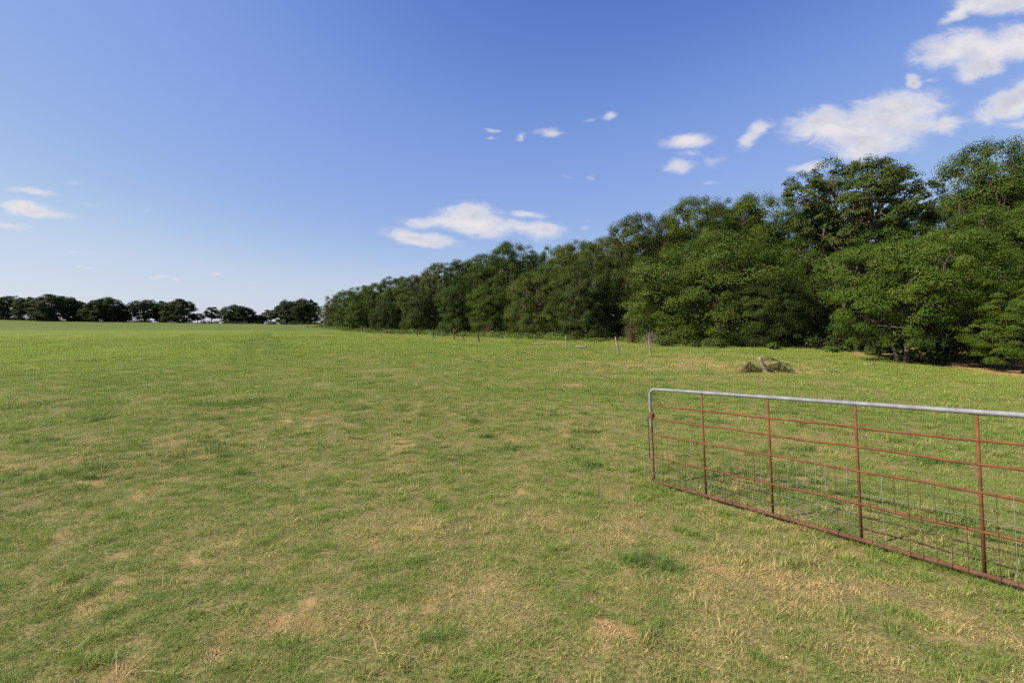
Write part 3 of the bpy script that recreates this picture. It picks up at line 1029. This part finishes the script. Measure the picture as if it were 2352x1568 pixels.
for i, (tp, bs, thick, z) in enumerate(POSTS):
    k, ox, oy = (.2381, 2000, 1250) if z == 'n' else (.3189, 1150, 1180)
    tx, ty, bx, by = [(ox + tp[0] * k) * .60494, (oy + tp[1] * k) * .60494, (ox + bs[0] * k) * .60494, (oy + bs[1] * k) * .60494]
    a = (bx - 1176) / F
    d = 22.0 / (a + .557)
    x = a * d
    zg = gz(x, d)
    top = at(tx, ty, d)
    hgt = max(.75, min(1.5, top.z - zg))
    lean = top.x - x
    r_ = np.random.default_rng(500 + i)
    r0 = ((.05 if i < 3 else .068) if thick else .042) * r_.uniform(.9, 1.12) * (1.3 if i == 3 else 1)
    mb = MB()
    pts, rad = [], []
    for j in range(9):
        u = j / 8
        pts.append((lean * u + r_.normal() * .018 * (0 < j < 8), r_.normal() * .02 * (j > 0), -.3 + u * (hgt + .3)))
        rad.append(r0 * (1.1 - .3 * u) * r_.uniform(.86, 1.14))
    rad[-1] *= .62
    mb.tube(pts, rad, 9)
    if thick:
        kx = Vector(pts[2 if i == 0 else 6])
        mb.tube([kx, kx + Vector((r0 * 1.1, -r0 * .3, .05)), kx + Vector((r0 * 1.5, -r0 * .4, .13))], [r0 * .7, r0 * .5, r0 * .2], 6)
    o = mb.build('fence_post', M_POST if i < 3 or i in (6, 10, 12) else M_DARKPOST, None, (x, d, zg))
    tag(o, SPECIAL.get(i, '%s wooden post of the old fence, counted from the gate' % ORD[i]), 'fence post', 'posts of the old fence before the wood')


# ------------------------------------------------------------------ fallen wood and scrap
def stick(name, a, b, dep, r0, label, cat, mat, seed, knobs=0):
    pa, pb = at(a[0], a[1], dep), at(b[0], b[1], dep)
    pa.z, pb.z = gz(pa.x, pa.y) + .03 + r0, gz(pb.x, pb.y) + .03 + r0 + .3 * max(0, (a[1] - b[1]) / F * dep)
    r_ = np.random.default_rng(seed)
    mb = MB()
    c = (pa + pb) / 2
    pts = [pa.lerp(pb, u) - c + Vector((0, r_.normal() * .04, abs(r_.normal()) * r0 * .8)) for u in np.linspace(0, 1, 7)]
    mb.tube(pts, [r0 * r_.uniform(.8, 1.1) * (.55 + .45 * math.sin(.4 + 2.4 * u)) for u in np.linspace(0, 1, 7)], 8)
    for k in range(knobs):
        q = pts[5 - 2 * k]
        mb.tube([q, q + Vector((.04, -.05, .12)), q + Vector((.10, -.09, .2))], [r0 * .7, r0 * .5, r0 * .2], 6)
    return tag(mb.build(name, mat, None, c), label, cat, 'bleached wood lying in the grass')


stick('log', (1322, 807), (1349, 804), 33.5, .075, 'bleached crooked log lying just beyond the third fence post', 'log', M_LOG, 1, 1)
stick('branch', (1227, 798.5), (1253, 798), 39, .05, 'long pale fallen branch in the grass, farthest from the gate', 'branch', M_LOG, 2)
stick('branch', (1986, 845), (2010, 847), 21.5, .028, 'short white stick on the bare ground before the bright elm', 'branch', M_LOG, 3)
stick('branch', (1558, 841), (1592, 845), 21.8, .022, 'thin grey stick in the grass between the first post and the scrap rods', 'branch', M_POST, 4)

SCD = 19.0
def scrap():
    base = at(1761.5, 856, SCD)
    zb = gz(base.x, base.y)
    base.z = zb
    top = at(1744.5, 820, SCD)
    mb = MB()
    r_ = np.random.default_rng(9)
    ax = top - base
    ax.z = max(ax.z, .62)
    pts = [(ax * u) + Vector((r_.normal() * .006, r_.normal() * .006, 0)) for u in np.linspace(-.25, 1, 8)]
    mb.tube(pts, [.088, .09, .085, .082, .086, .08, .082, .07], 10, squash=.9)
    tag(mb.build('fence_post', M_POST, None, base), 'short thick grey post leaning over in front of the curved rods', 'fence post', 'posts of the old fence before the wood')
    # curved rods behind the post
    c = at(1790, 850, SCD + .35)
    c.z = gz(c.x, c.y)
    o = root('rake_frame', c, 'dark rusty curved rods half sunk in grass by the leaning post', 'farm scrap')

    def w(zx, zy, dd=0.0):          # point of the enlarged detail to local coordinates
        p = at((2780 + zx * .11905) * .60494, (1330 + zy * .11905) * .60494, SCD + .35 + dd)
        return p - c
    arcs = [[(940, 250), (1010, 210), (1110, 192), (1200, 205), (1280, 245), (1330, 300)],
            [(960, 290), (1040, 262), (1140, 248), (1230, 258), (1300, 290), (1340, 330)],
            [(1000, 350), (1080, 300), (1190, 268), (1310, 268), (1430, 300), (1500, 350), (1545, 430)],
            [(1150, 370), (1220, 335), (1320, 320), (1420, 335), (1500, 385), (1550, 440)],
            [(1230, 500), (1330, 430), (1450, 395), (1580, 388), (1700, 398), (1800, 455), (1850, 520)],
            [(1230, 590), (1330, 520), (1450, 460), (1580, 442), (1720, 445), (1800, 470), (1850, 525)]]
    for i, a in enumerate(arcs):
        m2 = MB()
        dd = (-.10, .02, .0, .06, .0, -.08)[i]
        q = [w(*p, dd * (1 - abs(j / (len(a) - 1) - .5))) for j, p in enumerate(a)]
        e = q[0].copy()
        e.z = min(e.z, .02) - .05
        e.x -= .04
        if i >= 4:
            q = [e] + q
        e2 = q[-1].copy()
        e2.z = -.05
        e2.x += .05
        m2.tube(q + ([e2] if i >= 4 else []), .011, 7)
        m2.build('rod', M_DARKIRON, o)
    for (p, q) in (((1280, 250), (1345, 335)), ((1500, 350), (1560, 440)), ((1700, 395), (1790, 465))):
        m2 = MB()
        m2.tube([w(*p, -.03), w(*q, .03)], .016, 6)
        m2.build('crossbar', M_DARKIRON, o)
    m2 = MB()
    m2.tube([w(1560, 360), w(1800, 430, .1), w(2180, 520, .25)], .006, 5)
    m2.build('wire', M_DARKIRON, o)
    # weedy log to the other side of the post
    a, b = at(1700, 850, SCD + .2), at(1722, 835, SCD + .5)
    a.z, b.z = gz(a.x, a.y) + .02, gz(b.x, b.y) + .36
    mb = MB()
    cc = (a + b) / 2
    mb.tube([a - cc, (a - cc).lerp(b - cc, .5) + Vector((0, 0, .03)), b - cc], [.06, .075, .06], 9)
    tag(mb.build('log', M_TWIG, None, cc), 'dark rotting log propped among weeds beside the leaning post', 'log', 'bleached wood lying in the grass')
    # weeds round the scrap
    r_ = np.random.default_rng(77)
    C, O, CR = [], [], []
    for i in range(260):
        qx = r_.uniform(1700, 1822)
        p = at(qx, 850, SCD + .45 + r_.normal() * .22)
        hh = .34 * math.exp(-((qx - 1722) / 14) ** 2) + .34 * math.exp(-((qx - 1780) / 26) ** 2)
        p.z = gz(p.x, p.y) + .02 + hh * r_.uniform(.1, 1)
        C.append(p)
        O.append((r_.normal() * .4, -.4, .8))
        CR.append(r_.uniform(.06, .13))
    tag(leafy('weeds', C, O, CR, 60, .045, (.115, .110, .050), 78), 'brownish green weeds growing through the log and the curved rods', 'weeds', kind='stuff')


scrap()


# ------------------------------------------------------------------ the gate
def gate():
    c, s = math.cos(PITCH), math.sin(PITCH)

    def cam2w(x, f, up):
        return Vector((x, f * c + up * s, up * c - f * s))
    Hh = 1.254
    d0 = Hh * F / 210.0
    O = cam2w((1501.5 - 1176) / F * d0, d0, (784 - 1103) / F * d0) + Vector((0, 0, EYE))      # middle of the bottom pipe at the free end
    U = cam2w(650, -1059, 41).normalized()
    V = cam2w(-.036, 0, 1)
    V = (V - U * V.dot(U)).normalized()
    N = U.cross(V).normalized()                    # to one side of the gate
    if N.dot(Vector((0, 0, EYE)) - O) < 0:
        N = -N                                     # towards the camera's side
    Lg = 4.88
    o = root('farm_gate', O, 'open rusty red farm gate with a grey galvanised top pipe and wire mesh below', 'gate')
    M = Matrix((U, N, V)).transposed().to_4x4()
    # the frame of the gate: x along it, y towards the camera side, z up
    o.matrix_world = Matrix.Translation(O) @ M
    rail = [.176, .32, .495, .738]
    zr = [Hh * (1 - q) for q in rail]
    r = .021
    rc = .10
    mb = MB()
    pts = [(0, 0, .0)] + [(0, 0, z) for z in np.linspace(.08, Hh - rc, 12)]
    for k in range(1, 8):
        t = math.pi / 2 * k / 8
        pts.append((rc - rc * math.cos(t), 0, Hh - rc + rc * math.sin(t)))
    pts += [(x, 0, Hh) for x in np.linspace(rc, Lg - rc, 24)]
    for k in range(1, 8):
        t = math.pi / 2 * k / 8
        pts.append((Lg - rc + rc * math.sin(t), 0, Hh - rc + rc * math.cos(t)))
    pts += [(Lg, 0, z) for z in np.linspace(Hh - rc, 0, 8)]
    mb.tube(pts, r, 16)
    f = mb.build('frame_pipe', M_ZINC, o)
    f['label'] = 'grey galvanised pipe round the gate, rusted near the latch end'
    for zz in zr:
        mb = MB()
        mb.tube([(x, 0.0, zz + .004 * math.sin(x * 5 + zz * 9) + .003 * math.sin(x * 11.3 + zz * 31)) for x in np.linspace(.012, Lg - .012, 26)], .0115, 10)
        mb.build('rail', M_RUST, o)
    mb = MB()
    mb.tube([(x, 0, -.002) for x in np.linspace(.0, Lg, 20)], .0205, 14)
    mb.build('bottom_pipe', M_RUSTPIPE, o)
    P = Lg / 6
    for i in range(1, 6):
        mb = MB()
        x = P * i
        mb.tube([(x - .002, -.004, .02), (x, -.004, Hh * .5), (x + .001, -.004, Hh - .018)], .0125, 10)
        mb.build('upright', M_RUST, o)
    # mesh of the lower half
    r_ = np.random.default_rng(31)
    zinc = {6, 15, 17, 18, 21, 23, 25, 33, 36, 40, 41}
    n = 0
    for i in range(6):
        for k in range(1, 9):
            x = P * i + P * k / 9.0 + r_.normal() * .0025
            w = MB()
            b = .026
            short = n == 26
            z0 = zr[2] - .19 if short else -.02
            w.tube([(x + r_.normal() * .003, b * .9, z0), (x + r_.normal() * .002, .0155, .12 if not short else z0 + .01), (x + r_.normal() * .002, .014, zr[3]), (x, .0155, (zr[2] + zr[3]) / 2), (x, .0135, zr[2] + .012)],
                   .0020, 6)
            w.build('wire', M_WIRE if n in zinc or r_.uniform() < .12 else M_RUSTWIRE, o)
            n += 1
    hz = [zr[2] - (zr[2] - zr[3]) * .32, zr[2] - (zr[2] - zr[3]) * .66, zr[3] * .68, zr[3] * .34]
    for q, zz in enumerate(hz):
        for i in range(6):
            w = MB()
            w.tube([(P * i - .008, .0105, zz + r_.normal() * .003), (P * i + P * .3, .0125, zz + r_.normal() * .003), (P * i + P * .7, .0125, zz + r_.normal() * .003), (P * (i + 1) + .008, .0105, zz + r_.normal() * .003)],
                   .0020, 6)
            w.build('wire', M_WIRE if (q, i) in ((3, 0), (3, 1), (1, 3), (2, 2), (1, 4), (3, 2)) else M_RUSTWIRE, o)
    # latch plate and the chain hanging from it
    mb = MB()
    zl = zr[1] + .035
    mb.box((.012, .020, zl + .012), (.030, 0, 0), (0, .004, 0), (0, 0, .045))
    mb.box((.044, .0, zl - .005), (.005, 0, 0), (0, .022, 0), (0, 0, .040))
    mb.tube([(-.024, .018, zl - .03), (-.034, .02, zl - .03)], .01, 8)
    mb.build('latch_plate', M_RUST, o, smooth=False)
    ch = MB()
    z = zl - .03
    k = 0
    while z > zr[3] - .03:
        ring = []
        for j in range(9):
            t = 2 * math.pi * j / 8
            q = (math.cos(t) * .0075, math.sin(t) * .015)
            ring.append((-.033 + q[0], .018, z + q[1]) if k % 2 == 0 else (-.033, .018 + q[0], z + q[1]))
        ch.tube(ring, .0028, 5, False)
        z -= .0235
        k += 1
    ch.build('chain', M_DARKIRON, o)
    # the post it hangs on stands outside the picture
    e = o.matrix_world @ Vector((Lg + .16, 0, 0))
    pb = MB()
    zg = gz(e.x, e.y)
    pb.tube([(0, 0, -.3), (.004, 0, .6), (0, .004, 1.3), (0, 0, 1.62)], [.105, .10, .095, .085], 12)
    tag(pb.build('gate_post', M_POST, None, (e.x, e.y, zg)), 'stout wooden post on which the farm gate hangs', 'post')


gate()


# ------------------------------------------------------------------ grass
def blades(seed, n, rad, hmin, hmax, w, lean, hv=1.0):
    r_ = np.random.default_rng(seed)
    a = r_.uniform(0, 2 * np.pi, n)
    q = rad * np.sqrt(r_.uniform(0, 1, n))
    bx, by = np.cos(a) * q, np.sin(a) * q
    h = r_.uniform(hmin, hmax, n) * (1 - .35 * (q / rad))
    la = r_.uniform(0, 2 * np.pi, n)
    ln = np.abs(r_.normal(lean, lean * .55, n))
    dx, dy = np.cos(la), np.sin(la)
    # three stations along each blade, bending over
    ww = w * r_.uniform(.6, 1.3, n)
    fa = la + np.pi / 2 + r_.normal(0, .5, n)
    sx, sy = np.cos(fa), np.sin(fa)
    V = []
    for u, k in ((0, 1.0), (.5, .85)):
        out = h * ln * u ** 1.7
        z = h * u * np.cos(np.minimum(ln * u * .8, 1.4)) - .015
        for sg in (-1, 1):
            V.append(np.stack([bx + dx * out + sx * ww * k * sg / 2, by + dy * out + sy * ww * k * sg / 2, z], 1))
    out = h * ln
    V.append(np.stack([bx + dx * out, by + dy * out, h * np.cos(np.minimum(ln * .9, 1.45)) - .015], 1))
    v = np.stack(V, 1).reshape(-1, 3)
    i0 = np.arange(n)[:, None] * 5
    quad = i0 + np.array([[0, 1, 3, 2]])
    tri = i0 + np.array([[2, 3, 4]])
    flatf = np.concatenate([quad, tri], 1).ravel()
    me = new_mesh('blade', v, flatf, np.tile([4, 3], n), M_GRASS)
    rd, hu = r_.uniform(0, 1, n), .5 + hv * r_.uniform(-.5, .5, n)
    fattr(me, 'rnd', np.repeat(rd, 2))
    fattr(me, 'hue', np.repeat(hu, 2))
    fattr(me, 'tip', np.tile([0., 0, .5, .5, 1.], n), 'POINT')
    return me


protos = bpy.data.collections.new('grass_protos')


def add_proto(me, k):
    o = bpy.data.objects.new('tuft_%02d' % k, me)
    protos.objects.link(o)


pk = 0
for s in range(5):                                        # 0-4 near tufts, upright
    add_proto(blades(700 + s, 110, .088, .028, .078, .0025, .75), pk); pk += 1
for s in range(3):                                        # 5-7 near mats lying flat
    add_proto(blades(720 + s, 110, .10, .025, .075, .0023, 1.4), pk); pk += 1
for s in range(2):                                        # 8-9 taller tufts
    add_proto(blades(730 + s, 60, .06, .07, .16, .003, .6), pk); pk += 1
for s in range(3):                                        # 10-12 patches farther off
    add_proto(blades(740 + s, 520, .38, .03, .08, .006, .9, .7), pk); pk += 1
for s in range(2):                                        # 13-14 rank patches farther off
    add_proto(blades(750 + s, 220, .34, .06, .17, .007, .75, .8), pk); pk += 1
for s in range(3):                                        # 15-17 wide patches, far
    add_proto(blades(760 + s, 900, 1.0, .03, .075, .016, .95, .45), pk); pk += 1


for s in range(3):                                        # 18-20 long dry stalks lying about
    add_proto(blades(770 + s, 9, .10, .12, .24, .0034, 1.9), pk); pk += 1


def band(seed, r0, r1, dens, half=58):
    r_ = np.random.default_rng(seed)
    h = math.radians(half)
    n = int(dens * h * (r1 * r1 - r0 * r0))
    r = np.sqrt(r_.uniform(r0 * r0, r1 * r1, n))
    t = r_.uniform(-h, h, n)
    return r * np.sin(t), r * np.cos(t), r_


def build_grass():
    X, Y, K, S, T = [], [], [], [], []
    for (seed, r0, r1, dens, kinds, rank, smin, smax) in (
            (1, .0, 4.5, 190, (0, 8), (8, 10), .75, 1.15), (2, 4.5, 9, 120, (0, 8), (8, 10), .85, 1.35), (3, 9, 15, 60, (0, 8), (8, 10), 1.2, 1.8),
            (6, 1.2, 7, 3, (18, 21), (18, 21), .8, 1.2), (4, 14, 34, 9, (10, 13), (13, 15), .8, 1.3), (5, 32, 105, 1.3, (15, 18), (13, 15), .8, 1.25)):
        x, y, r_ = band(seed, r0, r1, dens, 125 if r1 < 8 else 85 if r1 < 16 else 64)
        dry, bare, yel, lush = field(x, y)
        ed = edge_dist(x, y)
        ok = (r_.uniform(0, 1, len(x)) > np.where(np.hypot(x, y) < 12, bare * np.where(bare > .85, .9, .6), bare * 1.05)) & (ed < 1.8)
        ok &= r_.uniform(0, 1, len(x)) > sst(48, 105, np.hypot(x, y))
        x, y, dry, yel, lush, ed = [q[ok] for q in (x, y, dry, yel, lush, ed)]
        n = len(x)
        u = r_.uniform(0, 1, n)
        k = r_.integers(kinds[0], kinds[1], n)
        if kinds[0] == 18:
            dry = dry * 0 + 1.3
        if kinds[0] == 0:
            k = np.where(dry > .62, r_.integers(3, 8, n), np.where(dry < .4, r_.integers(0, 5, n), k))
        tall = (lush > .5) & (u < .32) | (u < .05)
        tall |= (ed > -14) & (u < .14)
        # ranker grass under and behind the gate
        g = np.abs((x - 3.2) * .85 + (y - 4.2) * .52) 
        gd, _ = gate_line(x, y)
        tall |= (gd < .22) & (u < .45)
        tall |= (g < 1.6) & (y > 3) & (y < 8) & (x > 1.6) & (u < .22)
        k = np.where(tall, r_.integers(rank[0], rank[1], n), k)
        s = r_.uniform(smin, smax, n)
        hgt = s * (.8 + .5 * lush - .25 * np.minimum(dry, 1) + .5 * (fbm(x / .8, y / .8, 71, 2) - .5))
        X.append(x); Y.append(y); K.append(k)
        S.append(np.stack([s, s, np.clip(hgt, .3, 2)], 1))
        T.append(np.stack([np.clip(dry + r_.normal(0, .10, n), 0, 1.3), yel, lush], 1))
    x, y, k, s, t = np.concatenate(X), np.concatenate(Y), np.concatenate(K), np.concatenate(S), np.concatenate(T)
    z = ground_z(x, y)
    n = len(x)
    me = bpy.data.meshes.new('grass')
    me.vertices.add(n)
    me.vertices.foreach_set('co', np.stack([x, y, z], 1).astype(np.float32).ravel())
    a = me.attributes.new('kind_index', 'INT', 'POINT'); a.data.foreach_set('value', k.astype(np.int32))
    a = me.attributes.new('turn', 'FLOAT_VECTOR', 'POINT')
    r_ = np.random.default_rng(5)
    a.data.foreach_set('vector', np.stack([r_.normal(0, .08, n), r_.normal(0, .08, n), r_.uniform(0, 6.283, n)], 1).astype(np.float32).ravel())
    a = me.attributes.new('size', 'FLOAT_VECTOR', 'POINT'); a.data.foreach_set('vector', s.astype(np.float32).ravel())
    for i, nm in enumerate(('dry', 'yel', 'lush')):
        fattr(me, nm, t[:, i], 'POINT')
    o = link('grass', me)
    tag(o, 'short pasture grass, green mixed with straw coloured blades', 'grass', kind='stuff')
    ng = bpy.data.node_groups.new('scatter', 'GeometryNodeTree')
    ng.interface.new_socket('Geometry', in_out='INPUT', socket_type='NodeSocketGeometry')
    ng.interface.new_socket('Geometry', in_out='OUTPUT', socket_type='NodeSocketGeometry')
    N, Lk = ng.nodes, ng.links
    gi, go = N.new('NodeGroupInput'), N.new('NodeGroupOutput')
    ci = N.new('GeometryNodeCollectionInfo')
    ci.inputs['Collection'].default_value = protos
    ci.inputs['Separate Children'].default_value = True
    ci.inputs['Reset Children'].default_value = True
    ip = N.new('GeometryNodeInstanceOnPoints')
    ip.inputs['Pick Instance'].default_value = True

    def named(nm, typ):
        q = N.new('GeometryNodeInputNamedAttribute')
        q.data_type = typ
        q.inputs['Name'].default_value = nm
        return q.outputs['Attribute']
    er = N.new('FunctionNodeEulerToRotation')
    Lk.new(named('turn', 'FLOAT_VECTOR'), er.inputs[0])
    Lk.new(gi.outputs[0], ip.inputs['Points'])
    Lk.new(ci.outputs[0], ip.inputs['Instance'])
    Lk.new(named('kind_index', 'INT'), ip.inputs['Instance Index'])
    Lk.new(er.outputs[0], ip.inputs['Rotation'])
    Lk.new(named('size', 'FLOAT_VECTOR'), ip.inputs['Scale'])
    Lk.new(ip.outputs[0], go.inputs[0])
    md = o.modifiers.new('scatter', 'NODES')
    md.node_group = ng
    print('grass tufts', n)


build_grass()


def clods():
    r_ = np.random.default_rng(88)
    mb = MB()
    for bx, by, br, s_ in BARE:
        if math.hypot(bx, by) > 5:
            continue
        for i in range(int(420 * s_ * br / .2)):
            x, y = bx + r_.normal() * br * .6, by + r_.normal() * br * .55
            z = gz(x, y)
            q = min(abs(r_.normal()) * .0035 + .0022, .010)
            k = r_.uniform(.5, 1.3, 6)
            a = r_.uniform(0, 6.28)
            c, s2 = math.cos(a), math.sin(a)
            P = [(q * k[0], 0, 0), (-q * k[1], 0, 0), (0, q * k[2], 0), (0, -q * k[3], 0), (0, 0, q * k[4] * .8), (0, 0, -q)]
            P = [(x + px * c - py * s2, y + px * s2 + py * c, z + pz + q * .2) for px, py, pz in P]
            mb.add(P, [(0, 2, 4), (2, 1, 4), (1, 3, 4), (3, 0, 4), (2, 0, 5), (1, 2, 5), (3, 1, 5), (0, 3, 5)])
    m, t, out = material('soil_crumbs')
    pos = t.n('ShaderNodeNewGeometry').outputs['Position']
    c = t.mix(t.ramp(t.noise(pos, 30, 3), .35, .65), rgb(.24, .15, .06), rgb(.46, .33, .16))
    t.t.links.new(t.n('ShaderNodeBsdfPrincipled', {'Base Color': c, 'Roughness': .95}).outputs[0], out.inputs[0])
    tag(mb.build('soil_clods', m, smooth=False), 'crumbled orange brown soil clods in the bare patches of the grass', 'soil', kind='stuff')


clods()
sc.cycles.max_bounces = 3
sc.cycles.diffuse_bounces = 2
sc.cycles.glossy_bounces = 2
sc.cycles.transmission_bounces = 2
sc.cycles.use_denoising = False
sc.cycles.use_adaptive_sampling = True
sc.cycles.adaptive_threshold = .03
sc.cycles.adaptive_min_samples = 16
sc.cycles.caustics_reflective = False
sc.cycles.caustics_refractive = False
